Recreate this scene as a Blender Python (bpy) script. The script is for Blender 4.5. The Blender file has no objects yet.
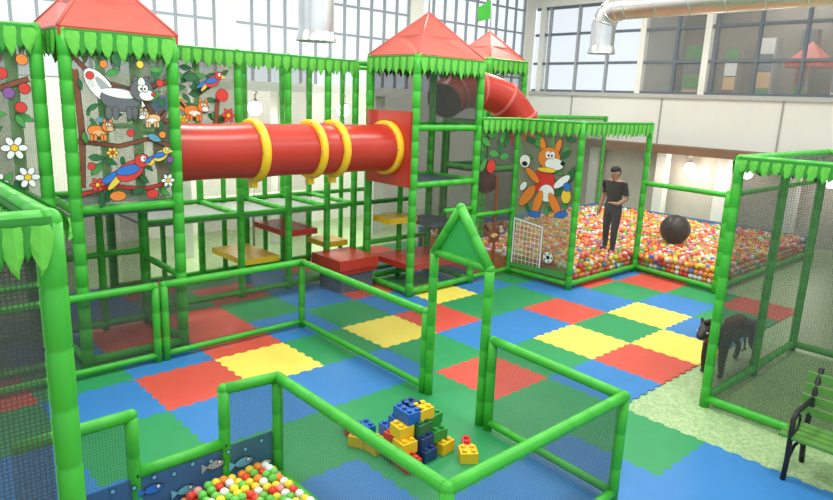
import bpy, bmesh, math, random
from mathutils import Vector, Matrix
random.seed(7)
S=bpy.context.scene
try:
    S.view_settings.view_transform='Standard'
except Exception: pass
COL=S.collection
# ------------------------------------------------------------ materials
MATS={}
def mat(name,c,rough=.6,metal=0,var=.12,scale=6,emit=0,bump=0,spec=.4):
    if name in MATS: return MATS[name]
    m=bpy.data.materials.new(name); m.use_nodes=True; nt=m.node_tree; N=nt.nodes; L=nt.links
    b=N['Principled BSDF']; b.inputs['Roughness'].default_value=rough; b.inputs['Metallic'].default_value=metal
    b.inputs['Specular IOR Level'].default_value=spec
    tc=N.new('ShaderNodeTexCoord'); no=N.new('ShaderNodeTexNoise'); no.inputs['Scale'].default_value=scale; no.inputs['Detail'].default_value=4
    L.new(tc.outputs['Object'],no.inputs['Vector'])
    mx=N.new('ShaderNodeMix'); mx.data_type='RGBA'
    mx.inputs[6].default_value=(c[0]*(1-var),c[1]*(1-var),c[2]*(1-var),1)
    mx.inputs[7].default_value=(min(1,c[0]*(1+var)),min(1,c[1]*(1+var)),min(1,c[2]*(1+var)),1)
    L.new(no.outputs['Fac'],mx.inputs[0]); L.new(mx.outputs[2],b.inputs['Base Color'])
    if emit:
        b.inputs['Emission Color'].default_value=(c[0],c[1],c[2],1); b.inputs['Emission Strength'].default_value=emit
    if bump:
        bp=N.new('ShaderNodeBump'); bp.inputs['Strength'].default_value=bump; bp.inputs['Distance'].default_value=.02
        L.new(no.outputs['Fac'],bp.inputs['Height']); L.new(bp.outputs['Normal'],b.inputs['Normal'])
    MATS[name]=m; return m
def netmat(name,c,base,line,cell=.045,lw=.22):
    m=bpy.data.materials.new(name); m.use_nodes=True; nt=m.node_tree; N=nt.nodes; L=nt.links
    b=N['Principled BSDF']; b.inputs['Base Color'].default_value=(*c,1); b.inputs['Roughness'].default_value=.7
    tr=N.new('ShaderNodeBsdfTransparent'); mix=N.new('ShaderNodeMixShader')
    uv=N.new('ShaderNodeUVMap'); sep=N.new('ShaderNodeSeparateXYZ'); L.new(uv.outputs[0],sep.inputs[0])
    outs=[]
    for k in (0,1):
        d=N.new('ShaderNodeMath'); d.operation='DIVIDE'; d.inputs[1].default_value=cell; L.new(sep.outputs[k],d.inputs[0])
        f=N.new('ShaderNodeMath'); f.operation='FRACT'; L.new(d.outputs[0],f.inputs[0])
        l=N.new('ShaderNodeMath'); l.operation='LESS_THAN'; l.inputs[1].default_value=lw; L.new(f.outputs[0],l.inputs[0]); outs.append(l)
    mx=N.new('ShaderNodeMath'); mx.operation='MAXIMUM'; L.new(outs[0].outputs[0],mx.inputs[0]); L.new(outs[1].outputs[0],mx.inputs[1])
    mr=N.new('ShaderNodeMapRange'); mr.inputs[3].default_value=base; mr.inputs[4].default_value=line; L.new(mx.outputs[0],mr.inputs[0])
    L.new(mr.outputs[0],mix.inputs[0]); L.new(tr.outputs[0],mix.inputs[1]); L.new(b.outputs[0],mix.inputs[2])
    L.new(mix.outputs[0],N['Material Output'].inputs[0]); MATS[name]=m; return m
GREEN=mat('foam_green',(.045,.40,.03),.42,scale=3,var=.18)
LEAF=mat('leaf_green',(.13,.52,.06),.55,scale=5)
LEAF2=mat('leaf_dark',(.035,.27,.03),.6)
RED=mat('plastic_red',(.47,.035,.022),.32,scale=2)
ROOF=mat('roof_red_vinyl',(.60,.12,.095),.4,scale=2)
YEL=mat('plastic_yellow',(.85,.52,.02),.35)
BLUE=mat('plastic_blue',(.02,.13,.55),.4)
WHITE=mat('paint_white',(.8,.8,.78),.5,var=.04)
BLACK=mat('paint_black',(.012,.012,.014),.5)
NET=netmat('net_dark',(.06,.065,.06),.26,.48,.022,.3)
NETC=netmat('net_cage',(.05,.055,.05),.42,.64,.025,.3)
NETD=netmat('net_dense',(.045,.045,.045),.62,.85,.02,.3)
NETG=netmat('net_printed',(.16,.19,.12),.58,.75,.02,.3)
NETL=netmat('net_light',(.12,.12,.11),.10,.28,.03,.25)
DECK=mat('deck_grey_blue',(.09,.12,.15),.6)
GREY=mat('grey_paint',(.35,.35,.34),.6)
METAL=mat('galvanised_steel',(.62,.63,.64),.32,metal=.9,scale=3,var=.15)
# ------------------------------------------------------------ mesh builder
class G:
    def __init__(s): s.v=[];s.f=[];s.m=[];s.sm=[];s.uv=[];s.mats=[]
    def mi(s,m):
        if m not in s.mats: s.mats.append(m)
        return s.mats.index(m)
    def face(s,pts,m,uv=None,smooth=False):
        i=len(s.v); s.v+= [tuple(p) for p in pts]; s.f.append(tuple(range(i,i+len(pts)))); s.m.append(s.mi(m)); s.sm.append(smooth)
        s.uv.append(uv or [(0,0)]*len(pts))
    def idx(s,verts,faces,m,smooth=True):
        i=len(s.v); s.v+=[tuple(p) for p in verts]; k=s.mi(m)
        for f in faces:
            s.f.append(tuple(a+i for a in f)); s.m.append(k); s.sm.append(smooth); s.uv.append([(0,0)]*len(f))
    def tube(s,p0,p1,r,m,seg=12,pitch=.26,pinch=.88,cap=True,r1=None):
        p0=Vector(p0);p1=Vector(p1); d=p1-p0; Ln=d.length
        if Ln<1e-5: return
        d.normalize(); a=d.orthogonal().normalized(); b=d.cross(a)
        st=[(0,1)]
        if pitch:
            n=max(1,int(Ln/pitch))
            for k in range(1,n):
                t=k/n; e=.012/Ln
                st+=[(t-e,1),(t,pinch),(t+e,1)]
        st.append((1,1)); vs=[];fs=[]
        for t,q in st:
            rr=(r+( (r1-r)*t if r1 is not None else 0))*q
            for k in range(seg):
                an=2*math.pi*k/seg; vs.append(p0+d*(Ln*t)+(a*math.cos(an)+b*math.sin(an))*rr)
        for j in range(len(st)-1):
            for k in range(seg):
                k2=(k+1)%seg; fs.append((j*seg+k,j*seg+k2,(j+1)*seg+k2,(j+1)*seg+k))
        if cap:
            fs.append(tuple(reversed(range(seg)))); o=(len(st)-1)*seg; fs.append(tuple(range(o,o+seg)))
        s.idx(vs,fs,m)
    def path(s,pts,r,m,seg=14,cap=True,closed=False):
        P=[Vector(p) for p in pts]; vs=[];fs=[];n=len(P); up=None
        for i,p in enumerate(P):
            a=P[(i-1)%n] if (closed or i>0) else p; b=P[(i+1)%n] if (closed or i<n-1) else p
            t=(b-a).normalized()
            if up is None: up=t.orthogonal().normalized()
            else: up=(up-t*up.dot(t)).normalized()
            c=t.cross(up); rr=r[i] if isinstance(r,(list,tuple)) else r
            for k in range(seg):
                an=2*math.pi*k/seg; vs.append(p+(up*math.cos(an)+c*math.sin(an))*rr)
        R=n if closed else n-1
        for j in range(R):
            for k in range(seg):
                k2=(k+1)%seg;j2=(j+1)%n; fs.append((j*seg+k,j*seg+k2,j2*seg+k2,j2*seg+k))
        if cap and not closed:
            fs.append(tuple(reversed(range(seg)))); fs.append(tuple(range((n-1)*seg,n*seg)))
        s.idx(vs,fs,m)
    def box(s,a,b,m,rot=None,org=None):
        x0,y0,z0=a;x1,y1,z1=b
        v=[Vector(q) for q in ((x0,y0,z0),(x1,y0,z0),(x1,y1,z0),(x0,y1,z0),(x0,y0,z1),(x1,y0,z1),(x1,y1,z1),(x0,y1,z1))]
        if rot is not None: v=[rot@q+Vector(org or (0,0,0)) for q in v]
        s.idx(v,[(3,2,1,0),(4,5,6,7),(0,1,5,4),(1,2,6,5),(2,3,7,6),(3,0,4,7)],m,False)
    def panel(s,a,b,z0,z1,m):
        a=Vector((a[0],a[1],0));b=Vector((b[0],b[1],0)); L=(b-a).length
        s.face([(a.x,a.y,z0),(b.x,b.y,z0),(b.x,b.y,z1),(a.x,a.y,z1)],m,[(0,z0),(L,z0),(L,z1),(0,z1)])
    def sphere(s,c,r,m,u=16,v=10,sc=(1,1,1)):
        vs=[];fs=[]
        for j in range(v+1):
            th=math.pi*j/v
            for i in range(u):
                ph=2*math.pi*i/u; vs.append((c[0]+r*sc[0]*math.sin(th)*math.cos(ph),c[1]+r*sc[1]*math.sin(th)*math.sin(ph),c[2]+r*sc[2]*math.cos(th)))
        for j in range(v):
            for i in range(u):
                i2=(i+1)%u; fs.append((j*u+i,(j+1)*u+i,(j+1)*u+i2,j*u+i2))
        s.idx(vs,fs,m)
    def done(s,name,parent=None,bevel=0):
        me=bpy.data.meshes.new(name); me.from_pydata(s.v,[],s.f)
        for m in s.mats: me.materials.append(m)
        me.polygons.foreach_set('material_index',s.m); me.polygons.foreach_set('use_smooth',s.sm)
        ul=me.uv_layers.new(name='UVMap'); fl=[c for q in s.uv for p in q for c in p]; ul.data.foreach_set('uv',fl)
        me.update(); o=bpy.data.objects.new(name,me); COL.objects.link(o)
        if parent: o.parent=parent
        if bevel:
            md=o.modifiers.new('bv','BEVEL'); md.width=bevel; md.segments=2; md.limit_method='ANGLE'
        return o
def empty(name,loc=(0,0,0)):
    o=bpy.data.objects.new(name,None); o.empty_display_size=.2; COL.objects.link(o); return o
def leaves(g,a,b,z,h=.30,w=.2,side=1,strip=.1):
    a=Vector((a[0],a[1],0));b=Vector((b[0],b[1],0)); d=b-a; Ln=d.length; d.normalize(); n=Vector((d.y,-d.x,0))*side
    P=lambda u,zz,o: a+d*u+n*o+Vector((0,0,zz))
    o=.068
    g.face([P(0,z-strip,o),P(Ln,z-strip,o),P(Ln,z+.03,o),P(0,z+.03,o)],LEAF2)
    cnt=max(1,round(Ln/w)); ww=Ln/cnt
    for layer,(mt,sh,hh,oo) in enumerate(((LEAF2,.5,.85,.004),(LEAF,0,1,.012))):
        for k in range(cnt):
            u=(k+.5+sh)*ww
            if u>Ln-ww*.3: continue
            H=h*hh*random.uniform(.85,1.1); W=ww*.52; L=random.uniform(-.03,.03)
            prof=[(0,.02),(.75,.0),(1,.22),(.66,.58),(.3,.82)]
            ctr=[P(u+L*t,z-H*t,o+oo+.018) for t in (0,.3,.6,.85)]; tip=P(u+L,z-H,o+oo)
            for sg in (-1,1):
                e=[P(u+sg*W*q,z-H*t,o+oo) for q,t in prof[1:]]
                for i in range(3):
                    q=[ctr[i],ctr[i+1],e[i+1],e[i]]
                    g.face(q if sg>0 else q[::-1],mt)
                q=[ctr[3],tip,e[3]]; g.face(q if sg>0 else q[::-1],mt)
# ------------------------------------------------------------ printed cartoon panels
class Mural:
    def __init__(s,g,a,b,z0,side=1):
        s.g=g; s.a=Vector((a[0],a[1],z0)); d=Vector((b[0]-a[0],b[1]-a[1],0)); s.L=d.length; s.d=d.normalized(); s.n=Vector((s.d.y,-s.d.x,0))*side; s.k=1; s.side=side
    def poly(s,pts,m,ol=None):
        s.k+=1; o=.0006*s.k+.004
        P=[s.a+s.d*min(max(u,0),s.L)+Vector((0,0,v))+s.n*o for u,v in pts]
        s.g.face(P if s.side>0 else P[::-1],m)
    def ell(s,u,v,ru,rv,m,rot=0,out=True,n=18):
        def E(e): return [(u+(ru+e)*math.cos(t)*math.cos(rot)-(rv+e)*math.sin(t)*math.sin(rot), v+(ru+e)*math.cos(t)*math.sin(rot)+(rv+e)*math.sin(t)*math.cos(rot)) for t in [2*math.pi*i/n for i in range(n)]]
        if out: s.poly(E(.007),BLACK)
        s.poly(E(0),m)
    def stroke(s,pts,w,m,out=True):
        for e,mm in (((.007,BLACK),(0,m)) if out else ((0,m),)):
            for (u0,v0),(u1,v1) in zip(pts,pts[1:]):
                dx,dy=u1-u0,v1-v0; l=math.hypot(dx,dy) or 1; nx,ny=-dy/l*(w/2+e),dx/l*(w/2+e); ex,ey=dx/l*.01,dy/l*.01
                s.poly([(u0-nx-ex,v0-ny-ey),(u1-nx+ex,v1-ny+ey),(u1+nx+ex,v1+ny+ey),(u0+nx-ex,v0+ny-ey)],mm)
    def flower(s,u,v,r,m,c=None):
        for k in range(6):
            t=k*math.pi/3; s.ell(u+r*math.cos(t),v+r*math.sin(t),r*.62,r*.4,m,t,n=10)
        s.ell(u,v,r*.45,r*.45,c or YEL,n=10)
    def eyes(s,u,v,r):
        for q in (-1,1):
            s.ell(u+q*r*.9,v,r,r*1.3,WHITE,n=12); s.ell(u+q*r*.7,v-r*.2,r*.4,r*.5,BLACK,out=False,n=8)
    def leaf(s,u,v,r,m,rot):
        c,q=math.cos(rot),math.sin(rot); P=[(-1,0),(-.5,.38),(.1,.42),(.65,.22),(1,0),(.65,-.22),(.1,-.42),(-.5,-.38)]
        s.poly([(u+(a*c-b*q)*r*1.1,v+(a*q+b*c)*r*1.1) for a,b in P],BLACK); s.poly([(u+(a*c-b*q)*r,v+(a*q+b*c)*r) for a,b in P],m)
    def beast(s,u,v,k,body,face,tail=None,f=1):
        if tail: s.ell(u-.22*k*f,v+.1*k,.16*k,.075*k,tail,-.8*f); s.ell(u-.24*k*f,v+.14*k,.11*k,.03*k,BLACK,-.8*f,False)
        s.ell(u,v,.19*k,.11*k,body,-.15*f); s.ell(u+.03*k*f,v-.04*k,.12*k,.05*k,face,-.1*f,False)
        for q in (-.12,-.05,.08,.14): s.ell(u+q*k*f,v-.13*k,.03*k,.07*k,body,0,n=10)
        s.ell(u+.15*k*f,v+.19*k,.03*k,.06*k,body,.3); s.ell(u+.26*k*f,v+.19*k,.03*k,.06*k,body,-.3)
        s.ell(u+.2*k*f,v+.09*k,.11*k,.1*k,body); s.ell(u+.25*k*f,v+.05*k,.075*k,.05*k,face); s.eyes(u+.21*k*f,v+.13*k,.025*k); s.ell(u+.31*k*f,v+.07*k,.02*k,.016*k,BLACK,out=False,n=8)
    def skunk(s,u,v,k):
        s.ell(u-.2*k,v+.13*k,.2*k,.1*k,PW,-.9); s.ell(u-.14*k,v+.1*k,.15*k,.04*k,PGR,-.9,False)
        s.ell(u,v,.2*k,.12*k,PDK,-.12); s.ell(u-.01*k,v+.06*k,.18*k,.045*k,PW,-.12,False)
        for q in (-.13,-.06,.08,.14): s.ell(u+q*k,v-.14*k,.032*k,.07*k,PDK,0,n=10)
        s.ell(u+.16*k,v+.2*k,.03*k,.04*k,PDK); s.ell(u+.27*k,v+.2*k,.03*k,.04*k,PDK)
        s.ell(u+.22*k,v+.1*k,.12*k,.11*k,PDK); s.ell(u+.22*k,v+.17*k,.035*k,.06*k,PW,out=False); s.ell(u+.27*k,v+.05*k,.08*k,.055*k,PW); s.eyes(u+.23*k,v+.12*k,.028*k); s.ell(u+.34*k,v+.06*k,.022*k,.018*k,PR,n=8)
pr=lambda n,c: mat('print_'+n,c,.5,var=.06)
PBR=pr('brown',(.22,.07,.03));PG=pr('green',(.06,.30,.06));PGD=pr('dark_green',(.025,.15,.05));PGR=pr('grey',(.33,.35,.36));PR=pr('red',(.62,.04,.03));PB=pr('blue',(.03,.16,.55));PY=pr('yellow',(.8,.55,.05));PO=pr('orange',(.75,.22,.03));PT=pr('tan',(.68,.42,.2));PC=pr('cyan',(.15,.45,.6));PP=pr('purple',(.22,.08,.3));PDK=pr('charcoal',(.12,.13,.14));PW=WHITE
def parrot(M,u,v,s,b=None):
    M.ell(u-.28*s,v-.08*s,.26*s,.06*s,PB,.5); M.ell(u-.22*s,v-.14*s,.22*s,.05*s,PY,.8)
    M.ell(u,v,.24*s,.15*s,b or PR,.5); M.ell(u-.03*s,v+.02*s,.2*s,.08*s,PB,.2); M.ell(u+.2*s,v+.17*s,.12*s,.11*s,b or PR)
    M.poly([(u+.29*s,v+.2*s),(u+.42*s,v+.13*s),(u+.28*s,v+.09*s)],PY); M.ell(u+.22*s,v+.2*s,.045*s,.05*s,PW); M.ell(u+.24*s,v+.2*s,.015*s,.02*s,BLACK,out=False,n=8)
# ------------------------------------------------------------ room
def speckle(name,c0,c1,rough,sc=28):
    m=bpy.data.materials.new(name); m.use_nodes=True; N=m.node_tree.nodes; L=m.node_tree.links; b=N['Principled BSDF']
    tc=N.new('ShaderNodeTexCoord'); v=N.new('ShaderNodeTexVoronoi'); v.inputs['Scale'].default_value=sc; L.new(tc.outputs['Object'],v.inputs['Vector'])
    r=N.new('ShaderNodeValToRGB'); e=r.color_ramp.elements; e[0].position=.0; e[0].color=(*c0,1); e[1].position=.9; e[1].color=(*c1,1)
    w=N.new('ShaderNodeSeparateColor'); L.new(v.outputs['Color'],w.inputs[0]); L.new(w.outputs[0],r.inputs[0]); L.new(r.outputs[0],b.inputs['Base Color']); b.inputs['Roughness'].default_value=rough
    return m
X0,X1,Y0,Y1,ZC=-5,19,-5,14.8,7.6
g=G(); g.box((X0,Y0,-.2),(X1,Y1,0),speckle('terrazzo_floor',(.46,.60,.33),(.27,.42,.19),.35,38)); g.done('floor')
g=G(); g.box((X0,Y0,ZC),(X1+2.7,Y1,ZC+.15),mat('ceiling_paint',(.7,.7,.68),.8)); g.done('ceiling')
WALL=mat('wall_paint',(.76,.75,.71),.7,var=.05,scale=1.5); FR=mat('window_frame_dark',(.13,.155,.19),.5); FRG=mat('window_frame_grey',(.36,.38,.40),.5)
g=G(); g.box((X0,Y1,0),(X1,Y1+.2,3.5),WALL); g.box((X0,Y1,7.2),(X1,Y1+.2,ZC),WALL)
for x in (X0,1.2,7.2,13.2,X1-.5): g.box((x,Y1,3.5),(x+.5,Y1+.2,7.2),WALL)
g.done('wall_back')
GLASS=netmat('window_glass',(.80,.86,.92),.25,.25)
def grid_window(name,x0,x1,z0,z1,dx,dz,fm):
    g=G(); n=round((x1-x0)/dx)
    for i in range(n+1):
        x=x0+(x1-x0)*i/n; g.box((x-.025,Y1+.05,z0),(x+.025,Y1+.13,z1),fm)
    k=round((z1-z0)/dz)
    for i in range(k+1):
        z=z0+(z1-z0)*i/k; g.box((x0,Y1+.06,z-.03),(x1,Y1+.12,z+.03),fm)
    g.face([(x0,Y1+.04,z0),(x1,Y1+.04,z0),(x1,Y1+.04,z1),(x0,Y1+.04,z1)],GLASS)
    g.done(name)
for i,(a,b) in enumerate(((-4.5,1.2),(1.7,7.2),(7.7,13.2),(13.7,18.5))): grid_window('window_%d'%(i+1),a,b,3.5,7.2,.46,.74,FR)
g=G(); g.box((X1,Y0,0),(X1+.2,Y1+.2,2.25),mat('lower_wall',(.50,.47,.42),.7)); g.box((X1,Y0,2.25),(X1+.2,Y1+.2,3.75),WALL); g.box((X1,Y0,6.6),(X1+.2,Y1+.2,ZC),WALL)
for yy in (14.4,10.6,8.6,4.2,.2,-4.9): g.box((X1,yy,3.75),(X1+.2,yy+.18,6.6),WALL)
for yy in (13,9.8,6.4,3.2): g.box((X1-.03,yy,2.3),(X1,yy+.04,3.7),GREY)
g.done('wall_right')
g=G()
for yy in (11.5,9.2,7.4,5.6,3.0): g.box((X1-.5,yy,0),(X1-.2,yy+.3,2.12),WHITE)
g.box((X1-.75,Y0,2.12),(X1,Y1,2.34),mat('brown_wood_trim',(.19,.11,.07),.6)); g.done('trim_1')
g=G(); g.box((X1-.08,Y0,3.70),(X1,Y1,3.82),mat('sill_grey',(.45,.45,.44),.6)); g.done('trim_2')
g=G()
for yy in [Y1-.6-1.15*i for i in range(17)]:
    g.box((X1+.04,yy-.04,3.78),(X1+.14,yy+.04,6.6),FRG if yy>10.6 else FR)
for z in (3.85,4.75,5.7,6.55): g.box((X1+.05,Y0,z-.04),(X1+.13,Y1,z+.04),FR)
g.face([(X1+.1,Y0,3.8),(X1+.1,Y1,3.8),(X1+.1,Y1,6.6),(X1+.1,Y0,6.6)],netmat('office_glass',(.46,.48,.47),.3,.3)); g.done('window_5')
OB=mat('office_wall_paint',(.25,.22,.19),.8,scale=.9,var=.45)
g=G(); g.box((X1+2.5,Y0,0),(X1+2.7,10.6,ZC),OB); g.box((X1+.2,10.6,3.3),(X1+2.7,10.75,ZC),GREY); g.done('wall_office')
g=G(); g.box((X1+.22,Y0,3.3),(X1+2.48,10.55,3.6),GREY); g.done('floor_office')
g=G()
for i in range(15):
    yy=-4.5+i*1.0; hh=random.uniform(.9,2.2); c=random.choice([GREY,PBR,WHITE,OB,FR,PT,PGR])
    w=random.uniform(.4,.8); g.box((X1+1.9,yy,3.6),(X1+2.3,yy+w,3.6+hh),c)
    for q in range(4): g.box((X1+1.86,yy+.04,3.62+q*hh/4),(X1+1.9,yy+w-.04,3.58+(q+1)*hh/4),random.choice([PBR,GREY,PT,WHITE,FR,PG]))
g.done('office_cabinets')
g=G(); c=Vector((X1+1.05,6.3,0)); n=8  # red roof's reflection in the office glass, modelled as a solid canopy
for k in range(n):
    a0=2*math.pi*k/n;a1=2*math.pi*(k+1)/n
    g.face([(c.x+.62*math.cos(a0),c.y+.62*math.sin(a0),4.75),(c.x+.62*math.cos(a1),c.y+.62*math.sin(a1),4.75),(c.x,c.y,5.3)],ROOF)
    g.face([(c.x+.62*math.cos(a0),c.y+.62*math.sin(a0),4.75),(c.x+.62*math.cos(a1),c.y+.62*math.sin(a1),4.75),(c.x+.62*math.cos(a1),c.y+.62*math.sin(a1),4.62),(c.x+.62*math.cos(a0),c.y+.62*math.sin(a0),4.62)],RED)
g.tube((c.x,c.y,3.6),(c.x,c.y,5.3),.03,GREY,pitch=0); g.done('roof_reflection')
# ------------------------------------------------------------ jigsaw mats
TC={'R':mat('eva_red',(.62,.085,.06),.42,var=.08,spec=.3),'B':mat('eva_blue',(.04,.20,.50),.42,var=.08,spec=.3),'Y':mat('eva_yellow',(.84,.70,.12),.42,var=.06,spec=.3),'G':mat('eva_green',(.03,.28,.10),.42,var=.08,spec=.3)}
rows={
 10:{2:'B',3:'R',4:'G',5:'B',6:'R',7:'B',8:'R',9:'G'},
 9:{0:'B',1:'G',2:'B',3:'G',4:'R',5:'B',6:'G',7:'B',8:'R',9:'G'},
 8:{0:'G',1:'B',2:'R',3:'R',4:'G',5:'B',6:'R',7:'G',8:'B',9:'R'},
 7:{0:'R',1:'G',2:'B',3:'R',4:'B',5:'G',6:'B',7:'Y',8:'B',9:'G'},
 6:{0:'G',1:'B',2:'R',3:'Y',4:'G',5:'Y',6:'R',7:'G',8:'G',9:'B',10:'R',11:'B'},
 5:{0:'B',1:'G',2:'B',3:'B',4:'B',5:'G',6:'B',7:'B',8:'R',9:'B',10:'G',11:'R'},
 4:{0:'B',1:'B',2:'G',3:'G',4:'G',5:'R',6:'G',7:'Y',8:'G',9:'Y',10:'B',11:'G'},
 3:{0:'G',1:'B',2:'B',3:'G',4:'G',5:'G',6:'B',7:'R',8:'Y',9:'B',10:'G',11:'R'},
 2:{1:'B',2:'B',3:'B',4:'B',5:'G'},
 1:{2:'B',3:'G',4:'B',5:'B'},0:{3:'B',4:'G',5:'B'},-1:{4:'G',5:'B'}}
def edge(i,j,horiz):
    ox,oy=.45+i,.4+j; pts=[];n=11
    for k in range(n):
        s=1 if k%2 else -1
        for t in (k/n+.012,(k+1)/n-.012): pts.append((t,.014*s))
    pts=[(0,0)]+pts[1:-1]+[(1,0)]
    return [(ox+p,oy+o) if horiz else (ox+o,oy+p) for p,o in pts]
g=G()
for j,r in rows.items():
    for i,c in r.items():
        poly=edge(i,j,True)[:-1]+edge(i+1,j,False)[:-1]+edge(i,j+1,True)[::-1][:-1]+edge(i,j,False)[::-1][:-1]
        g.face([(x,y,.014) for x,y in poly],TC[c])
        n=len(poly)
        for k in range(n):
            a=poly[k];b=poly[(k+1)%n]; g.face([(a[0],a[1],0),(b[0],b[1],0),(b[0],b[1],.014),(a[0],a[1],.014)],TC[c])
g.done('puzzle_floor_mats')
# ------------------------------------------------------------ toddler fence
R=.048; ZF=1.0; ZB=.1
def fence_run(g,pts,z=ZF,net=NET,r=R):
    for a,b in zip(pts,pts[1:]):
        g.tube((a[0],a[1],z),(b[0],b[1],z),r,GREEN); g.tube((a[0],a[1],ZB),(b[0],b[1],ZB),r*.85,GREEN)
        g.panel(a,b,ZB,z,net)
    for p in pts:
        g.tube((p[0],p[1],0.0),(p[0],p[1],z),r,GREEN); g.sphere((p[0],p[1],z),r*1.04,GREEN,12,8)
root=empty('toddler_area_fence')
g=G()
fence_run(g,[(.75,7.75),(2.87,7.75)]); fence_run(g,[(2.98,7.75),(5.0,7.78),(4.92,5.07)])
fence_run(g,[(4.85,4.0),(4.75,2.47),(2.65,2.47),(2.68,4.55)])
for a,b in (((.72,4.6,1),(1.48,4.6,1)),((1.48,4.6,1),(1.48,4.6,.0)),((1.48,4.6,.52),(2.21,4.6,.52)),((2.21,4.6,0),(2.21,4.6,1)),((2.21,4.6,1),(2.68,4.55,1)),((.72,4.6,.1),(2.68,4.6,.1))):
    g.tube(a,b,R,GREEN)
for p in ((1.48,4.6),(2.21,4.6)): g.sphere((p[0],p[1],1),R*1.04,GREEN,12,8)
g.panel((.72,4.6),(1.48,4.6),.1,1,NET); g.panel((1.48,4.6),(2.21,4.6),.1,.52,NET); g.panel((2.21,4.6),(2.68,4.6),.1,1,NET)
g.done('frame',root)
PAN=netmat('print_navy',(.035,.09,.2),.82,.92,.02,.3)
g=G(); g.panel((.75,4.57),(2.65,4.57),.12,.5,PAN)
M=Mural(g,(.75,4.565),(2.65,4.565),.12)
for u,v,s,c in ((.3,.24,.8,PC),(.55,.12,.6,PGR),(.85,.25,.7,PB),(1.1,.14,.7,PC),(1.35,.27,.7,PGR),(1.6,.2,.8,PC),(1.8,.12,.5,PW)):
    M.ell(u,v,.1*s,.05*s,c); M.poly([(u-.09*s,v),(u-.17*s,v+.06*s),(u-.17*s,v-.06*s)],c); M.ell(u+.05*s,v+.015*s,.02*s,.02*s,PW,n=8)
for k in range(12): 
    M.ell(.1+k*.15,.33+.03*(k%2),.016,.016,PC,n=8); M.stroke([(.05+k*.16,.03),(.09+k*.16,.06),(.13+k*.16,.03)],.008,PC,False)
g.done('fish_print',root)
root=empty('entrance_gate'); g=G(); A=(4.94,5.0);B=(4.86,4.12); ZG=1.72
for p in (A,B): g.tube((p[0],p[1],0),(p[0],p[1],ZG),.05,GREEN)
ap=(4.90,4.6,2.27)
g.tube((*A,ZG),(*B,ZG),.045,GREEN); g.tube((*A,ZG),ap,.052,GREEN); g.tube((*B,ZG),ap,.052,GREEN)
g.sphere(ap,.054,GREEN); g.sphere((*A,ZG),.053,GREEN); g.sphere((*B,ZG),.053,GREEN)
g.face([(4.935,4.95,ZG),(4.865,4.16,ZG),(4.90,4.6,2.24)],mat('gate_board',(.03,.36,.07),.5)); g.done('frame',root)
# ------------------------------------------------------------ towers
PRr=.07
def mast(g,x,y,z,r=PRr): g.tube((x,y,0),(x,y,z),r,GREEN,seg=14); g.sphere((x,y,z),r*1.02,GREEN,12,8)
def rail(g,a,b,z,r=.055): g.tube((a[0],a[1],z),(b[0],b[1],z),r,GREEN)
def pyramid(g,x0,x1,y0,y1,z0,z1,flag=None,ex=.06):
    c=((x0+x1)/2,(y0+y1)/2,z1); q=[(x0-ex,y0-ex,z0),(x1+ex,y0-ex,z0),(x1+ex,y1+ex,z0),(x0-ex,y1+ex,z0)]
    for k in range(4):
        a=Vector(q[k]);b=Vector(q[(k+1)%4]);C=Vector(c); mid=(a+b)/2; ml=mid.lerp(C,.45)+Vector((0,0,-.05))
        al=a.lerp(C,.45);bl=b.lerp(C,.45)
        g.face([a,b,bl,ml,al],ROOF); g.face([al,ml,bl,C],ROOF)
        g.face([a-Vector((0,0,.09)),b-Vector((0,0,.09)),b,a],RED)
        g.tube(a,C,.018,ROOF,seg=8,pitch=0)
    g.face([Vector(p) for p in q][::-1],RED)
    g.tube(c,(c[0],c[1],z1+.7),.014,GREY,seg=8,pitch=0)
    if flag:
        for e in (0,.004): g.face([(c[0],c[1]+e,z1+.68),(c[0]-.22,c[1]+.22,z1+.5),(c[0]-.2,c[1]+.2,z1+.2),(c[0],c[1]+e,z1+.28)],flag)
ZT=3.95
def tower(name,x0,x1,y0,y1,zt,levels,roof=None,flag=None,ex=.06):
    root=empty(name); g=G()
    for x in (x0,x1):
        for y in (y0,y1): mast(g,x,y,zt)
    for z in [zt]+list(levels)+[.1]:
        for a,b in (((x0,y0),(x1,y0)),((x0,y1),(x1,y1)),((x0,y0),(x0,y1)),((x1,y0),(x1,y1))): rail(g,a,b,z)
    g.done('frame',root)
    g=G(); 
    leaves(g,(x0,y0),(x1,y0),zt,w=.17); leaves(g,(x0,y1),(x0,y0),zt,w=.17); leaves(g,(x1,y0),(x1,y1),zt,w=.17); leaves(g,(x1,y1),(x0,y1),zt,w=.17); g.done('leaf_trim',root)
    if roof:
        g=G(); pyramid(g,x0,x1,y0,y1,zt+.05,roof,flag,ex); g.done('pyramid_roof',root)
    return root
tl=tower('play_tower',2.14,3.33,8.05,9.3,3.93,(1.95,),4.75,BLUE)
g=G(); g.panel((2.2,8.05),(3.27,8.05),2.02,3.86,NETG)
M=Mural(g,(2.2,8.05),(3.27,8.05),2.02)
M.stroke([(.02,1.65),(.25,1.4),(.7,1.3),(1.05,1.42)],.045,PBR); M.stroke([(.02,.2),(.06,.8),(.03,1.5)],.06,PBR); M.stroke([(0,.72),(.45,.66),(.8,.74),(1.05,.66)],.04,PBR); M.stroke([(.7,1.3),(.9,1.0),(1.05,.95)],.035,PBR)
M.stroke([(.0,.12),(.35,.2),(.7,.14),(1.05,.2)],.04,PR)
rs=random.Random(3)
for k in range(46): M.leaf(rs.uniform(.06,1.0),rs.uniform(.05,1.72),rs.uniform(.05,.1),rs.choice((PG,PGD,PGD,PG,PC if k%9==0 else PGD)),rs.uniform(-1.5,1.5))
M.skunk(.48,1.2,1.1); M.beast(.2,.84,.55,PO,PT,None); M.beast(.82,.98,.5,PT,PW,PBR,-1)
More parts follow.
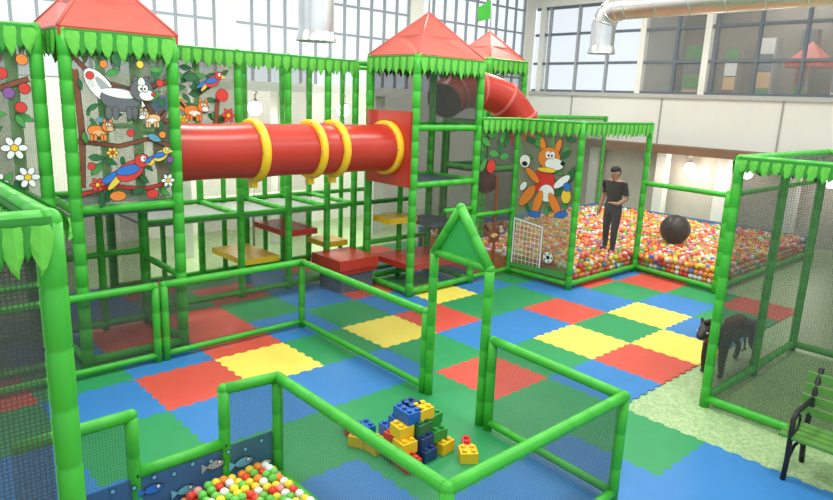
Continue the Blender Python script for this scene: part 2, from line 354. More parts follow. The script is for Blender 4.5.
for u,v,m in ((.15,1.45,PR),(.92,1.4,PR),(.3,1.58,PO),(.7,1.6,PY),(.55,.82,PR),(1.0,.5,PP),(.1,.45,PR),(.92,.8,PO)): M.ell(u,v,.04,.04,m,n=12)
parrot(M,.52,.38,.7,PR); parrot(M,.88,.55,.38,PY); M.flower(.14,.24,.05,PR); M.flower(.95,.25,.05,PW); M.flower(.32,.6,.04,PY,PR); M.ell(.35,.1,.09,.055,PO); M.ell(.75,.1,.07,.05,PR)
g.done('printed_panel',tl)
g=G(); g.box((2.2,8.1,1.86),(3.28,9.3,1.92),DECK); g.panel((2.14,9.3),(3.33,9.3),1.4,3.8,NETL); g.panel((2.14,9.3),(3.33,9.3),.1,1.9,NETD); g.panel((3.33,8.05),(3.33,9.3),.15,1.85,NET); g.panel((2.14,8.05),(2.14,9.3),.15,1.85,NETC); g.panel((2.14,8.05),(3.33,8.05),.15,1.0,NET)
rail(g,(2.14,9.3),(3.33,9.3),1.1,.045); rail(g,(3.33,8.05),(3.33,9.3),1.0,.045); mast(g,2.74,9.3,1.9,.05)
g.done('deck_and_nets',tl)
tb=tower('play_tower',.6,1.9,8.2,9.4,3.93,(2.0,))
g=G(); g.panel((.65,8.2),(1.83,8.2),2.05,3.86,NETG); M=Mural(g,(.65,8.2),(1.83,8.2),2.05)
M.stroke([(.5,1.7),(.75,1.2),(.7,.5),(.9,0)],.06,PBR); M.stroke([(.75,1.2),(1.15,1.35)],.05,PBR)
for k in range(30): M.leaf(rs.uniform(.1,1.12),rs.uniform(.05,1.7),rs.uniform(.06,.1),rs.choice((PG,PGD)),rs.uniform(-1.5,1.5))
for u,v,m in ((1.05,1.05,PR),(.9,1.4,PR),(1.1,1.55,PO),(.95,1.2,PP),(.85,1.55,PR),(1.1,1.25,PR)): M.ell(u,v,.055,.055,m)
M.flower(.95,.62,.08,PW); M.flower(1.05,.3,.075,PW); M.flower(.75,.25,.07,PW)
g.done('printed_panel',tb)
g=G(); g.panel((.65,9.4),(1.83,9.4),.1,3.8,NETC); rail(g,(.6,8.2),(1.9,8.2),1.1,.045); g.panel((.65,8.2),(1.83,8.2),.1,1.9,NETC); g.done('nets',tb)
tm=empty('climbing_frame'); g=G(); ys=(9.6,11.1)
xs=(5.0,5.9,6.7,7.3)
for x in xs:
    for y in ys: mast(g,x,y,ZT,.06)
for x in (4.3,5.45,6.3): mast(g,x,11.1,2.7,.045)
for y in ys:
    for z in (ZT,2.75,1.42,.1): rail(g,(3.4,y),(8.8,y),z,.045)
for x in xs:
    for z in (ZT,1.42): rail(g,(x,9.6),(x,11.1),z,.045)
mast(g,3.45,11.1,ZT); mast(g,8.8,11.1,ZT); mast(g,8.1,11.1,ZT,.05)
g.done('frame',tm)
g=G(); leaves(g,(3.4,9.6),(7.25,9.6),ZT,.26,.17); g.done('leaf_trim',tm)
g=G(); g.panel((3.45,9.62),(4.95,9.62),2.8,3.9,NETG); M=Mural(g,(3.45,9.62),(4.95,9.62),2.8)
for k in range(34): M.leaf(rs.uniform(.1,1.4),rs.uniform(.1,1.0),rs.uniform(.07,.13),rs.choice((PG,PGD,PGD)),rs.uniform(-1.5,1.5))
M.stroke([(.5,0),(.5,.6)],.07,PBR); M.stroke([(1.15,0),(1.2,.5)],.06,PBR)
parrot(M,.35,.35,.7,PB); M.beast(.8,.25,.75,PO,PW,PO); M.flower(1.35,.2,.07,PR); M.flower(.62,.12,.05,PY); M.ell(1.25,.5,.1,.09,PR); M.ell(.15,.15,.06,.05,PY); parrot(M,1.1,.7,.5,PR)
for a,b in ((5.0,5.9),(5.9,6.7),(6.7,7.25)): g.panel((a,9.62),(b,9.62),2.8,3.9,NETL); g.panel((a,11.1),(b,11.1),1.5,3.9,NET)
g.panel((3.6,11.1),(5,11.1),.1,3.9,NETL); g.panel((5,11.1),(7.3,11.1),.1,1.4,NETC)
g.box((3.5,9.65,1.34),(7.2,11.0,1.38),mat('deck_light',(.30,.33,.30),.6))
for a,b,m in (((6.4,8.75,.35),(7.2,9.5,.44),RED),((6.45,8.8,.0),(7.15,9.45,.35),DECK),((6.35,8.7,.44),(7.2,9.55,.62),RED),((7.45,8.7,1.15),(8.1,9.2,1.25),YEL),((7.45,8.1,.42),(8.75,9.15,.52),RED),((6.75,9.7,.62),(7.25,10.3,.72),YEL),((5.1,9.75,.5),(5.8,10.9,.6),YEL),((5.95,9.75,.9),(6.6,10.9,1.0),RED)): g.box(a,b,m)
g.done('panels_and_platforms',tm)
tr=tower('play_tower',7.32,8.85,8.0,9.2,4.02,(1.95,2.9),4.82,BLUE,.04)
g=G(); g.box((7.4,8.1,1.9),(8.8,9.15,1.96),DECK)
yc,zc,rr=8.58,2.54,.42; n=32; sq=[]
for k in range(n):
    t=2*math.pi*k/n; c,s=math.cos(t),math.sin(t); q=.62/max(abs(c),abs(s)); sq.append((yc+q*c*.93,zc+q*s))
for k in range(n):
    k2=(k+1)%n; t=2*math.pi*k/n;t2=2*math.pi*k2/n
    g.face([(7.22,sq[k][0],sq[k][1]),(7.22,sq[k2][0],sq[k2][1]),(7.22,yc+rr*math.cos(t2),zc+rr*math.sin(t2)),(7.22,yc+rr*math.cos(t),zc+rr*math.sin(t))],RED)
g.box((7.23,yc-.58,zc-.62),(7.28,yc-.5,zc+.62),RED);g.box((7.23,yc+.5,zc-.62),(7.28,yc+.58,zc+.62),RED)
g.panel((7.4,9.2),(8.8,9.2),2.0,3.9,NETD); g.panel((7.4,9.2),(8.8,9.2),.1,1.9,NETC); g.panel((7.4,8.0),(8.8,8.0),3.0,3.85,NET); g.panel((8.85,8.05),(8.85,9.2),.1,3.9,NETD); g.panel((7.4,8.0),(8.8,8.0),.15,1.9,NETL)
g.box((8.1,8.3,1.1),(8.75,9.1,1.18),DECK); rail(g,(7.32,9.2),(8.85,9.2),.75,.045); rail(g,(8.1,8.0),(8.85,8.0),1.45,.045); mast(g,8.1,9.2,1.95,.05)
g.done('boards_and_decks',tr)
t2=tower('play_tower',11.0,12.2,9.7,10.9,4.25,(1.9,2.9),4.92,GREEN,.0)
g=G(); g.panel((11.0,9.7),(12.2,9.7),.1,4.1,NETC); g.box((11.05,9.75,1.8),(12.15,10.85,1.88),DECK); g.done('panels',t2)
root=empty('crawl_tunnel'); g=G(); n=24
def ring(g,x,r0,r1,w,m):
    vs=[];fs=[]
    prof=[(x-w/2,r0),(x-w/2,r1-.02),(x-w/2+.02,r1),(x+w/2-.02,r1),(x+w/2,r1-.02),(x+w/2,r0)]
    for xx,rr in prof:
        for k in range(32):
            t=2*math.pi*k/32; vs.append((xx,yc+rr*math.cos(t),zc+rr*math.sin(t)))
    for j in range(len(prof)-1):
        for k in range(32):
            k2=(k+1)%32; fs.append((j*32+k,(j+1)*32+k,(j+1)*32+k2,j*32+k2))
    g.idx(vs,fs,m)
for a,b in [(3.4,4.68),(4.68,5.85),(5.85,7.24)]:
    m_=(a+b)/2
    g.path([(a,yc,zc),(a+.06,yc,zc),(m_-.3,yc,zc),(m_,yc,zc),(m_+.3,yc,zc),(b-.06,yc,zc),(b,yc,zc)],[.40,.40,.385,.38,.385,.40,.40],RED,32,cap=False)
g.done('tube',root); g=G()
for x,w in ((4.68,.13),(5.66,.11),(6.08,.12),(7.17,.12)):
    ring(g,x,.38,.455,w,YEL)
    for k in range(10): t=k*.628; g.sphere((x-w/2,yc+.43*math.cos(t),zc+.43*math.sin(t)),.014,GREY,8,5)
for x in (4.68,5.66,6.08): g.box((x-.05,yc-.05,zc-.54),(x+.05,yc+.05,zc-.43),YEL)
g.done('flanges',root)
g=G(); pts=[]
P=[Vector(p) for p in ((9.15,9.2,3.35),(9.5,9.3,3.5),(10.1,9.2,3.6),(10.7,9.0,3.42),(11.05,8.8,3.0),(11.15,8.65,2.6))]
for i in range(len(P)-1):
    p0=P[max(i-1,0)];p1=P[i];p2=P[i+1];p3=P[min(i+2,len(P)-1)]
    for k in range(6):
        t=k/6; pts.append(.5*((2*p1)+(-p0+p2)*t+(2*p0-5*p1+4*p2-p3)*t*t+(-p0+3*p1-3*p2+p3)*t**3))
pts.append(P[-1])
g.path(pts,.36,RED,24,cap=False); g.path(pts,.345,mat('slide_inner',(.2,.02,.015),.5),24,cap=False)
for i in range(0,len(pts),6):
    if 0<i<len(pts)-1: g.path([pts[i]-(pts[i+1]-pts[i-1]).normalized()*.035,pts[i]+(pts[i+1]-pts[i-1]).normalized()*.035],.39,ROOF,24)
g.done('tube_slide')
# ------------------------------------------------------------ ball pit
ZL=3.05
bp=empty('ball_pit'); g=G()
A=(8.9,8.0);B=(10.0,8.0);C=(10.05,6.6);D=(12.45,6.6);E=(12.2,4.8)
for p in (B,C,D): mast(g,p[0],p[1],ZL,.06)
mast(g,E[0],E[1],1.92,.055); mast(g,17.6,4.8,1.92); mast(g,17.6,10.8,ZL,.06); mast(g,12.3,10.8,ZL,.06); mast(g,15,10.8,ZL,.06)
for a,b in ((A,B),(B,C),(C,D)):
    for z in (ZL,.12): rail(g,a,b,z,.05)
rail(g,A,B,1.3,.045)
for z in (1.88,.12): rail(g,D,E,z,.05); rail(g,E,(17.6,4.8),z,.05)
for z in (ZL,.12): rail(g,(12.3,10.8),(17.6,10.8),z)
g.done('frame',bp)
g=G(); leaves(g,A,B,ZL,.26,.16); leaves(g,B,C,ZL,.26,.16); leaves(g,C,D,ZL,.26,.16); g.done('leaf_trim',bp)
g=G(); g.panel(A,B,.15,3.0,NETC); g.panel(B,C,.15,3.0,NETG); g.panel(C,D,.15,3.0,NETL); g.panel(D,E,.15,1.85,NETL); g.panel(E,(17.6,4.8),.15,1.85,NETL); g.panel((12.3,10.8),(17.6,10.8),.15,3,NETC)
LOWP=mat('pit_liner',(.10,.25,.5),.6); g.box((10.1,10.75,0),(17.6,10.8,.5),LOWP); g.box((17.55,4.8,0),(17.6,10.8,.5),LOWP)
M=Mural(g,B,C,.2)
for k in range(26): M.leaf(rs.uniform(.1,1.3),rs.uniform(1.2,2.75),rs.uniform(.09,.16),rs.choice((PG,PGD)),rs.uniform(-1.5,1.5))
M.ell(.35,1.45,.26,.1,PO,.9); M.ell(.24,1.62,.1,.06,PW,.9); M.ell(.72,1.75,.22,.3,PR,.15); M.ell(.78,1.55,.17,.16,PW,.1); M.ell(.6,1.35,.09,.24,PO,-.3); M.ell(.98,1.36,.09,.24,PO,.6); M.ell(.55,1.12,.14,.06,PB); M.ell(1.14,1.2,.14,.06,PB,.3)
M.ell(.62,2.42,.06,.15,PO,.3); M.ell(.95,2.42,.06,.15,PO,-.3); M.ell(.78,2.2,.24,.2,PO); M.ell(.9,2.1,.2,.11,PW); M.ell(1.08,2.13,.04,.035,BLACK); M.eyes(.8,2.26,.055); M.ell(.75,1.98,.2,.045,PY)
M.ell(.45,1.85,.07,.2,PO,.9); M.ell(1.1,1.8,.07,.2,PW,-.9)
M.ell(.25,2.1,.12,.12,PW); M.ell(.25,2.05,.06,.04,BLACK); M.ell(1.22,1.55,.1,.13,PY); M.ell(1.22,1.72,.08,.08,PB)
M.ell(.95,.35,.11,.11,PW); M.ell(.95,.35,.04,.04,BLACK,out=False)
for t in range(5): M.ell(.95+.08*math.cos(t*1.257),.35+.08*math.sin(t*1.257),.02,.02,BLACK,out=False,n=6)
M.poly([(.05,.02),(1.35,.02),(1.35,.14),(.05,.1)],PG)
M.stroke([(.12,.1),(.12,.98),(.78,.9),(.78,.12)],.035,PW)
for k in range(7): M.stroke([(.18+.09*k,.12),(.18+.09*k,.94)],.009,PW,False)
for k in range(8): M.stroke([(.13,.18+.1*k),(.77,.18+.095*k)],.009,PW,False)
M2=Mural(g,A,B,.2)
for k in range(10): M2.leaf(rs.uniform(.1,1),rs.uniform(1.9,2.7),.15,rs.choice((PG,PGD)),rs.uniform(-1.5,1.5))
M2.stroke([(.6,0),(.55,1.8)],.07,PBR); M2.ell(.35,2.0,.12,.12,PR); M2.beast(.55,.7,.9,PBR,PT,PBR)
g.done('printed_panels',bp)
g=G(); g.sphere((9.6,8.4,1.85),.24,mat('ball_darkred',(.22,.04,.03),.45),20,14); g.tube((9.6,8.4,2.08),(9.6,8.4,3.0),.015,BLACK,pitch=0); g.tube((9.6,8.0,3.0),(9.6,9.6,3.0),.03,GREEN,pitch=0); g.tube((9.6,9.6,0),(9.6,9.6,3.0),.045,GREEN); g.done('punching_ball')
bm=bmesh.new(); bmesh.ops.create_icosphere(bm,subdivisions=2,radius=1); IV=[v.co.copy() for v in bm.verts]; IF=[tuple(v.index for v in f.verts) for f in bm.faces]; bm.free()
bc=[mat('ball_'+n,c,.3,var=.02) for n,c in (('red',(.8,.05,.03)),('orange',(.9,.28,.04)),('yellow',(.9,.7,.05)),('green',(.15,.55,.08)),('blue',(.06,.22,.65)),('white',(.85,.85,.82)),('pink',(.85,.32,.3)))]
def balls(name,parent,pts,r,w):
    g=G()
    for p in pts: g.idx([v*r+Vector(p) for v in IV],IF,random.choices(bc,w)[0])
    return g.done(name,parent)
pts=[]; s=.105; x=10.2; row=0
while x<17.5:
    y=(6.72 if x<12.4 else 4.95)+(row%2)*s/2
    while y<10.65:
        z=.36+.05*math.sin(x*1.3)*math.cos(y*1.7)+random.uniform(-.025,.03)+ (x-12)*.012
        pts.append((x+random.uniform(-.02,.02),y+random.uniform(-.02,.02),z)); y+=s
    x+=s*.87; row+=1
for k in range(3):
    xx=10.2
    while xx<12.4: pts.append((xx+random.uniform(-.02,.02),6.72+.03*random.random(),.08+k*.1)); xx+=.1
    yy=4.9
    while yy<6.6: pts.append((12.33+(yy-4.8)*.13+.06,yy,.08+k*.1)); yy+=.1
    xx=12.4
    while xx<17.5: pts.append((xx,4.93+.03*random.random(),.08+k*.1)); xx+=.1
balls('plastic_balls',bp,pts,.052,(5,6,4,3,1.3,4,4))
g=G(); g.box((10.15,6.75,0.02),(17.5,10.7,.3),bc[1]); g.box((12.6,4.97,.02),(17.5,6.75,.3),bc[1]); g.done('ball_bed',bp)
g=G(); g.sphere((14.1,6.6,.74),.33,mat('rubber_black',(.03,.022,.02),.4),28,18)
for ax in (0,1): g.path([(14.1+.331*math.cos(t),6.6+(.331*math.sin(t) if ax else 0),.74+(0 if ax else .331*math.sin(t))) for t in [2*math.pi*k/40 for k in range(40)]],.005,BLACK,6,closed=True)
g.done('exercise_ball')
sp=empty('toddler_ball_pit'); pts=[]; r_=.038
for l in range(4):
    z=.08+l*.066; x=1.72+(l%2)*.035
    while x<2.56:
        y=3.0+(l%2)*.035
        while y<4.5:
            if x+ .25*y>2.82+random.uniform(-.06,.06)+l*.03 : pts.append((x+random.uniform(-.01,.01),y+random.uniform(-.01,.01),z+random.uniform(-.008,.02)))
            y+=.074
        x+=.074
balls('plastic_balls',sp,pts,r_,(4,2.5,5,5,.3,4.5,.5))
g=G(); g.box((.8,2.6,.015),(2.58,4.5,.04),mat('pit_mat_blue',(.03,.12,.35),.5)); g.done('pit_mat',sp)
# ------------------------------------------------------------ building blocks
g=G(); rb=random.Random(21)
def brick(g,x,y,z,L,W,H,m,rz=0,rx=0):
    Rm=Matrix.Rotation(rz,3,'Z')@Matrix.Rotation(rx,3,'X'); o=Vector((x,y,z))
    g.box((-L/2,-W/2,0),(L/2,W/2,H),m,Rm,o); n=max(1,round(L/.085)); k=max(1,round(W/.085))
    for i in range(n):
        for j in range(k):
            c=Vector((-L/2+(i+.5)*L/n,-W/2+(j+.5)*W/k,H)); g.tube(Rm@c+o,Rm@(c+Vector((0,0,.024)))+o,.025,m,10,0)
bcol=[mat('block_red',(.62,.04,.03),.35),mat('block_green',(.03,.28,.05),.35),YEL,mat('block_blue',(.02,.12,.42),.35),mat('block_darkgreen',(.02,.14,.06),.35),mat('block_darkblue',(.02,.05,.16),.35)]
cx,cy=3.95,4.2; hh=.118; ci=0; seq=[0,3,1,2,4,0,5,2,1,3,0,2,5,1,0,3,2,4,1,0,3,2,5,1]
for n,l,rad in ((8,0,.33),(7,1,.25),(5,2,.18),(3,3,.10)):
    for k in range(n):
        t=2*math.pi*k/n+l*1.1; rr=rad*(1 if k%2 else .7)
        brick(g,cx+rr*math.cos(t)*1.0,cy+rr*math.sin(t)*.85,.014+l*hh,rb.choice((.17,.17,.25)),.17,hh-.002,bcol[seq[ci%24]],rb.choice((0,math.pi/2,0))+rb.uniform(-.15,.15)); ci+=1
for x,y,m in ((3.68,4.85,0),(3.78,4.72,3),(4.36,3.85,0),(4.25,3.72,2),(3.62,4.6,2)): brick(g,x,y,.014,.17,.17 if m else .085,.11,bcol[m],rb.uniform(0,3))
g.done('building_blocks',None,.004)
# ------------------------------------------------------------ near booth
root=empty('play_booth'); g=G(); zc2=2.80
mast(g,.68,2.98,zc2,.056); mast(g,-1.2,2.98,zc2,.056); mast(g,.68,5.6,zc2,.056)
rail(g,(-1.2,2.98),(.68,2.98),zc2,.05); rail(g,(.68,2.98),(.68,5.6),zc2,.05); rail(g,(-1.2,2.98),(.68,2.98),1.0,.05); rail(g,(.68,2.98),(.68,5.6),.1,.05)
g.done('frame',root); g=G(); leaves(g,(-1.2,2.98),(.68,2.98),zc2,.2,.1,strip=.05); leaves(g,(.68,5.6),(.68,2.98),zc2,.12,.1,side=-1,strip=.04); leaves(g,(.68,5.6),(.68,2.98),zc2,.12,.1,side=1,strip=.04); g.done('leaf_trim',root)
g=G(); g.panel((-1.2,2.98),(.62,2.98),.1,zc2,NETD); g.done('net_panel',root)
g=G()
L1=[(.28,2.8,1.45),(.30,2.5,1.1),(.33,2.25,.7),(.35,2.0,.45),(.36,1.6,.35)]; L2=[(-.28,2.8,1.45),(-.26,2.5,1.1),(-.23,2.25,.7),(-.2,2.0,.45),(-.2,1.6,.35)]
for LL in (L1,L2): g.path([(x,y,z+.05) for x,y,z in LL],.05,YEL,12)
for i in range(4): g.face([L1[i],L1[i+1],L2[i+1],L2[i]],PO)
for x,y,z in ((.3,2.75,1.45),(-.28,2.75,1.45),(.36,1.65,.37),(-.2,1.65,.37)): g.tube((x,y,0),(x,y,z),.03,GREEN,pitch=0)
g.done('toddler_slide')
# ------------------------------------------------------------ right enclosure
root=empty('mesh_enclosure'); g=G(); ze=2.87
ps=[(7.3,2.8),(7.3,1.35),(7.3,-.2),(10.2,2.8),(8.75,2.8),(10.2,-.2)]
for p in ps: mast(g,p[0],p[1],ze,.054)
for z in (ze,.1):
    rail(g,(7.3,2.8),(7.3,-.2),z,.05); rail(g,(7.3,2.8),(10.2,2.8),z,.05); rail(g,(10.2,2.8),(10.2,-.2),z,.05)
g.done('frame',root); g=G(); leaves(g,(7.3,2.8),(7.3,-.2),ze,.16,.11,side=1,strip=.05); leaves(g,(7.3,2.8),(7.3,-.2),ze,.16,.11,side=-1,strip=.05); leaves(g,(10.2,2.8),(7.3,2.8),ze,.16,.11,side=1,strip=.05); g.done('leaf_trim',root)
g=G(); g.panel((7.3,2.8),(7.3,-.2),.1,ze,NETC); g.panel((7.3,2.8),(10.2,2.8),.1,ze,NET); g.panel((10.2,2.8),(10.2,-.2),.1,ze,NETC)
g.face([(7.3,-.2,ze),(10.2,-.2,ze),(10.2,2.8,ze),(7.3,2.8,ze)],NETC,[(0,0),(3,0),(3,3),(0,3)]); g.done('net_panels',root)
g=G(); g.box((7.38,-.15,0),(10.1,2.72,.025),speckle('artificial_turf',(.30,.46,.20),(.16,.30,.11),.8,60)); g.done('turf_mat')
g=G(); g.box((9.0,.9,.09),(9.9,1.5,.33),YEL); g.box((9.05,.98,.33),(9.35,1.42,.63),RED); g.box((9.6,.95,.33),(9.9,1.45,.48),BLUE)
for x in (9.2,9.7):
    for y in (.88,1.52): g.tube((x,y-.05,.168),(x,y+.05,.168),.14,BLACK,16,0)
g.tube((9.6,1.2,.4),(9.5,1.2,.7),.02,GREY,pitch=0); g.path([(9.5,1.2+.12*math.cos(t),.7+.12*math.sin(t)) for t in [k*math.pi/8 for k in range(16)]],.015,BLACK,8,closed=True); g.done('ride_on_car')
# ------------------------------------------------------------ skin figures
def skin(name,verts,edges,radii,root=0,sub=2,mats=(),assign=None,parent=None):
    me=bpy.data.meshes.new(name); me.from_pydata(verts,edges,[]); o=bpy.data.objects.new(name,me); COL.objects.link(o)
    md=o.modifiers.new('s','SKIN'); md.use_smooth_shade=True
    for i,r in enumerate(radii):
        r=(r,r) if not isinstance(r,tuple) else r
        me.skin_vertices[0].data[i].radius=r; me.skin_vertices[0].data[i].use_root=(i==root)
    sb=o.modifiers.new('u','SUBSURF'); sb.levels=sub; sb.render_levels=sub
    bpy.context.view_layer.update(); dg=bpy.context.evaluated_depsgraph_get(); nm=bpy.data.meshes.new_from_object(o.evaluated_get(dg))
    o.modifiers.clear(); o.data=nm; nm.materials.clear()
    for m in mats: nm.materials.append(m)
    if assign:
        for p in nm.polygons: p.material_index=assign(p.center); p.use_smooth=True
    if parent: o.parent=parent
    return o
V=[(0,0,.93),(.0,0,1.08),(.01,0,1.25),(.0,0,1.40),(.02,0,1.50),(.05,0,1.57),(.06,0,1.66),(.045,0,1.73)]
Rr=[(.13,.175),(.115,.16),(.13,.19),(.11,.17),(.055,.055),(.085,.075),(.12,.10),(.085,.075)]
Ed=[(i,i+1) for i in range(7)]
def chain(start,pts,rs):
    a=start
    for p,r in zip(pts,rs):
        V.append(p); Rr.append(r); Ed.append((a,len(V)-1)); a=len(V)-1
    return a
for s in (1,-1):
    st=.09 if s>0 else -.05
    chain(0,[(0,.11*s,.86),(.02+st*.5,.13*s,.5),(st,.15*s,.1),(.03+st,.15*s,.04),(.13+st,.16*s,.03)],[.11,.078,.055,.05,.038])
    sh=[(0,.21*s,1.42),(-.02,.28*s,1.14)]
    if s>0: ar=sh+[(.20,.24,1.04),(.28,.20,1.06)]
    else: ar=[(0,-.21,1.42),(-.05,-.3,1.14),(.04,-.31,.9),(.06,-.31,.82)]
    w=chain(3,ar,[.075,.055,.038,.038])
    h=Vector(ar[-1]); d=(h-Vector(ar[-2])).normalized()
    sd=d.cross(Vector((0,1,0))).normalized() if s<0 else Vector((0,1,0))
    for q,l in ((-1.5,.07),(-.5,.085),(.5,.08),(1.5,.06)):
        b0=h+d*.035+sd*q*.018; cur=Vector((.012,0,0)) if s<0 else Vector((0,0,-.02))
        chain(w,[tuple(b0),tuple(b0+d*l*.5),tuple(b0+d*l+cur)],[.012,.009,.007])
    th=h+sd*-.04; chain(w,[tuple(th),tuple(th+d*.04-sd*.01)],[.012,.009])
SK=mat('skin',(.45,.25,.17),.5,var=.05); SH=mat('tshirt_black',(.025,.022,.022),.8); PN=mat('trousers_dark',(.035,.04,.055),.8); HR=mat('hair_black',(.01,.008,.007),.6); SO=mat('socks_dark',(.05,.05,.05),.8)
def asg(c):
    if c.z<.09: return 4
    if c.z>1.50: return 3 if (c.z>1.685 or (c.x<.05 and c.z>1.57)) else 0
    if abs(c.y)>.215 and c.z<1.20: return 0
    if c.x>.12 and c.z>.98 and c.z<1.12 and c.y>.1: return 0
    if c.z<.98 and abs(c.y)<.245: return 2
    if c.z<.98: return 0
    return 1 if c.z<1.475 else 0
root=empty('attendant_person')
skin('body',V,Ed,Rr,0,2,(SK,SH,PN,HR,SO),asg,parent=root)
g=G()
for s in (1,-1): g.sphere((.155,.032*s,1.65),.012,WHITE,8,6); g.sphere((.165,.032*s,1.65),.006,BLACK,8,6); g.sphere((.05,.1*s,1.64),.024,SK,8,6,(.8,.4,1.3)); g.box((.15,.032*s-.016,1.67),(.166,.032*s+.016,1.677),HR)
g.sphere((.05,0,1.705),.108,HR,18,12,(1.05,.92,.75)); g.sphere((.01,0,1.655),.1,HR,18,12,(.85,.95,1))
g.sphere((.172,0,1.625),.017,SK,8,6,(1,.8,1.4)); g.sphere((.152,0,1.59),.02,mat('lips',(.35,.12,.1),.5),8,6,(.5,1.1,.3)); g.done('hair_and_face',root)
root.location=(12.3,7.15,.36); root.rotation_euler=(0,0,math.radians(172)); root.scale=(1.02,1.05,1.02)
V=[(0,0,.60),(.25,0,.63),(.45,0,.66),(.60,0,.76),(.72,0,.82),(.87,0,.70),(-.3,0,.64),(-.48,0,.64)]
Rr=[(.15,.14),(.17,.16),(.17,.15),(.12,.10),(.09,.08),(.055,.05),(.16,.15),(.11,.1)]
Ed=[(0,1),(1,2),(2,3),(3,4),(4,5),(0,6),(6,7)]
for s in (1,-1):
    chain(2,[(.42,.11*s,.5),(.44,.12*s,.27),(.42,.12*s,.06),(.46,.12*s,.02)],[.07,.05,.035,.045])
    chain(6,[(-.36,.12*s,.5),(-.30,.12*s,.38),(-.44,.12*s,.22),(-.40,.12*s,.05),(-.36,.12*s,.02)],[.09,.06,.04,.035,.045])
    chain(4,[(.69,.08*s,.9),(.68,.1*s,.96)],[.025,.014])
chain(7,[(-.58,0,.6),(-.64,0,.4),(-.64,0,.28)],[.04,.035,.03])
BK=mat('toy_dark_brown',(.035,.024,.02),.45)
root=empty('toy_horse'); skin('body',V,Ed,Rr,0,2,(BK,),lambda c:0,parent=root)
g=G(); MN=mat('mane_brown',(.05,.025,.015),.8)
for s in (1,-1): g.sphere((.80,.065*s,.80),.014,WHITE,8,6)
g.path([(.76,0,.93),(.66,0,.92),(.56,0,.84),(.46,0,.78)],[.03,.045,.045,.03],MN,8)
g.path([(.12,0,.76),(.0,0,.735),(-.14,0,.77)],[.1,.125,.1],mat('saddle_brown',(.12,.04,.02),.6),12)
for s in (1,-1): g.path([(.02,.15*s,.66),(.04,.185*s,.5),(.04,.19*s,.4)],.014,MN,8); g.path([(.0,.19*s,.39),(.09,.19*s,.39)],.018,GREY,8)
g.done('mane_and_saddle',root)
root.location=(8.72,3.1,0); root.rotation_euler=(0,0,math.radians(176)); root.scale=(1.08,.95,.86)
# ------------------------------------------------------------ bench
root=empty('garden_bench'); g=G(); BG=mat('bench_green',(.10,.26,.05),.5)
for i in range(4): g.box((6.32+.11*i,.2,.43),(6.41+.11*i,1.72,.465),BG)
for i in range(4):
    z=.52+.105*i; x=6.80+.035*i; g.box((x,.2,z),(x+.03,1.72,z+.085),BG)
g.done('slats',root,.006); g=G()
for y in (1.62,.35):
    g.path([(6.33,y,0),(6.36,y,.2),(6.34,y,.42),(6.33,y,.62),(6.40,y,.68),(6.6,y,.68),(6.85,y,.68)],.024,BLACK,10)
    g.path([(6.86,y,0),(6.80,y,.22),(6.80,y,.44),(6.86,y,.7),(6.95,y,.97)],.026,BLACK,10)
    g.path([(6.33,y,.41),(6.8,y,.41)],.02,BLACK,8); g.path([(6.36,y,.2),(6.5,y,.3),(6.65,y,.3),(6.8,y,.2)],.016,BLACK,8)
    g.path([(6.45+.09*math.cos(t),y,.55+.09*math.sin(t)) for t in [k*math.pi/8 for k in range(16)]],.012,BLACK,6,closed=True)
g.done('iron_legs',root)
# ------------------------------------------------------------ ducts
def duct(name,path,r,flange=True):
    g=G(); g.path(path,r,METAL,28,cap=False)
    P=[Vector(p) for p in path]
    for i in range(len(P)-1):
        L=(P[i+1]-P[i]).length; d=(P[i+1]-P[i]).normalized(); n=int(L/.7)
        for k in range(n+1):
            q=P[i]+d*(k*.7+.05); g.path([q,q+d*.035],r*1.03,METAL,28)
    if flange: q=P[0]; g.path([q,q+Vector((0,0,.05)),q+Vector((0,0,.16))],[r*1.15,r*1.12,r*1.0],METAL,28,cap=False)
    g.done(name)
duct('ventilation_duct',[(6.75,10.05,4.28),(6.75,10.05,ZC)],.31)
X=13.05;Yd=8.3
duct('ventilation_duct',[(X,Yd,4.5),(X,Yd,5.1),(X,Yd-.07,5.3),(X,Yd-.25,5.42),(X,Yd-.5,5.45),(X,-3,5.45)],.26)
duct('ventilation_duct',[(16.2,8.6,6.0),(16.2,8.0,6.0),(16.2,-3,6.0)],.24,False)
# ------------------------------------------------------------ lamps
BULB=mat('lamp_glow',(1,.95,.85),.5,emit=9)
def lamp(x,y,z,e=45,parent=None):
    g=G(); g.sphere((x,y,z),.15,BULB,16,12); g.tube((x,y,z+.12),(x,y,z+.3),.03,GREY,pitch=0); g.tube((x,y,z+.13),(x,y,z+.17),.08,GREY,pitch=0); g.tube((x,y,z+.3),(x,y,z+.36),.06,GREY,pitch=0)
    g.done('globe_lamp',parent)
    l=bpy.data.lights.new('globe_light','POINT'); l.energy=e; l.color=(1,.93,.8); l.shadow_soft_size=.14; o=bpy.data.objects.new('globe_light',l); o.location=(x-.35,y-.1,z-.2); COL.objects.link(o)
lamp(18.55,8.5,1.76); lamp(18.55,4.9,1.76,55); lamp(18.55,6.9,1.76,20)
root=empty('lit_colonnade'); g=G()
for x,y in ((5.2,12.6),(7.6,12.8),(10.2,12.6)): g.box((x,y,0),(x+.3,y+.3,3.6),WHITE)
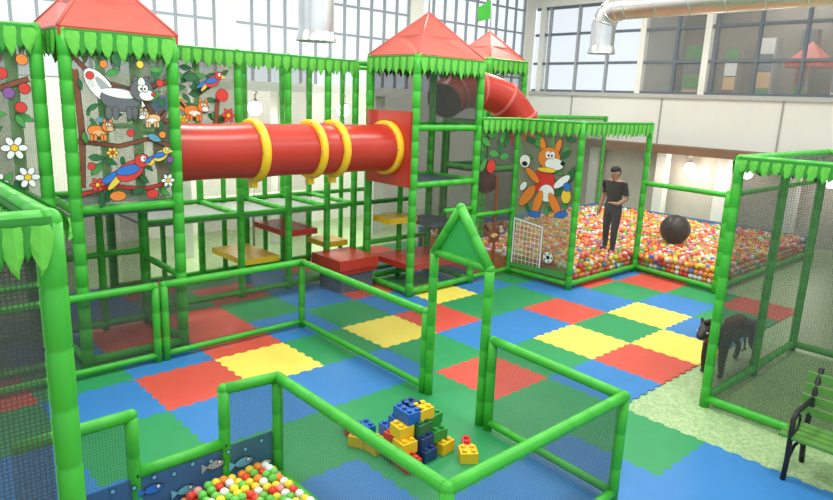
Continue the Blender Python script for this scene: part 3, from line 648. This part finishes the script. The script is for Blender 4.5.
g.box((3.5,12.5,3.4),(12,13.1,3.6),WHITE); g.done('columns',root)
for x in (4.6,7.0,9.3): lamp(x,12.7,3.04,70,root)
lamp(6.95,12.75,1.9,40,root); g=G(); g.tube((6.95,12.75,0),(6.95,12.75,1.78),.03,GREY,pitch=0); g.done('lamp_stand',root)
TUB=mat('fill_tube_glow',(1,1,.97),.5,emit=5)
for x in (1.5,6,10.5,15):  # unseen fixtures with area lights, added to give the hall its fill light
    for y in (1.0,6,11):
        g=G(); g.box((x-.7,y-.15,ZC-.16),(x+.7,y+.15,ZC),WHITE); g.tube((x-.65,y,ZC-.19),(x+.65,y,ZC-.19),.03,TUB,8,0); g.done('added_ceiling_lamp')
        l=bpy.data.lights.new('ceiling_fill_light','AREA'); l.shape='RECTANGLE'; l.size=1.6; l.size_y=.9; l.energy=185; l.color=(1,.985,.94)
        o=bpy.data.objects.new('ceiling_fill_light',l); o.location=(x,y,ZC-.25); COL.objects.link(o)
for y in (7,2):
    l=bpy.data.lights.new('office_light','AREA'); l.size=1.5; l.energy=80; o=bpy.data.objects.new('office_light',l); o.location=(X1+1.3,y,7.3); COL.objects.link(o)
w=bpy.data.worlds.new('w'); S.world=w; w.use_nodes=True; b=w.node_tree.nodes['Background']; b.inputs[0].default_value=(.84,.92,1,1); b.inputs[1].default_value=1.25
# ------------------------------------------------------------ camera
r=math.atan(.041); p=math.atan(150/650); a=math.radians(43); c,s=math.cos(a),math.sin(a)
Rv=Vector((c,-s,0)); Fw=Vector((s*math.cos(p),c*math.cos(p),-math.sin(p))); Up=Vector((s*math.sin(p),c*math.sin(p),math.cos(p)))
right=Rv*math.cos(r)+Up*math.sin(r); up=-Rv*math.sin(r)+Up*math.cos(r)
cd=bpy.data.cameras.new('camera'); cd.lens=650/833*36; cd.sensor_width=36; cam=bpy.data.objects.new('camera',cd); COL.objects.link(cam)
m=Matrix((right,up,-Fw)).transposed().to_4x4(); m.translation=Vector((0,0,3.35)); cam.matrix_world=m; S.camera=cam
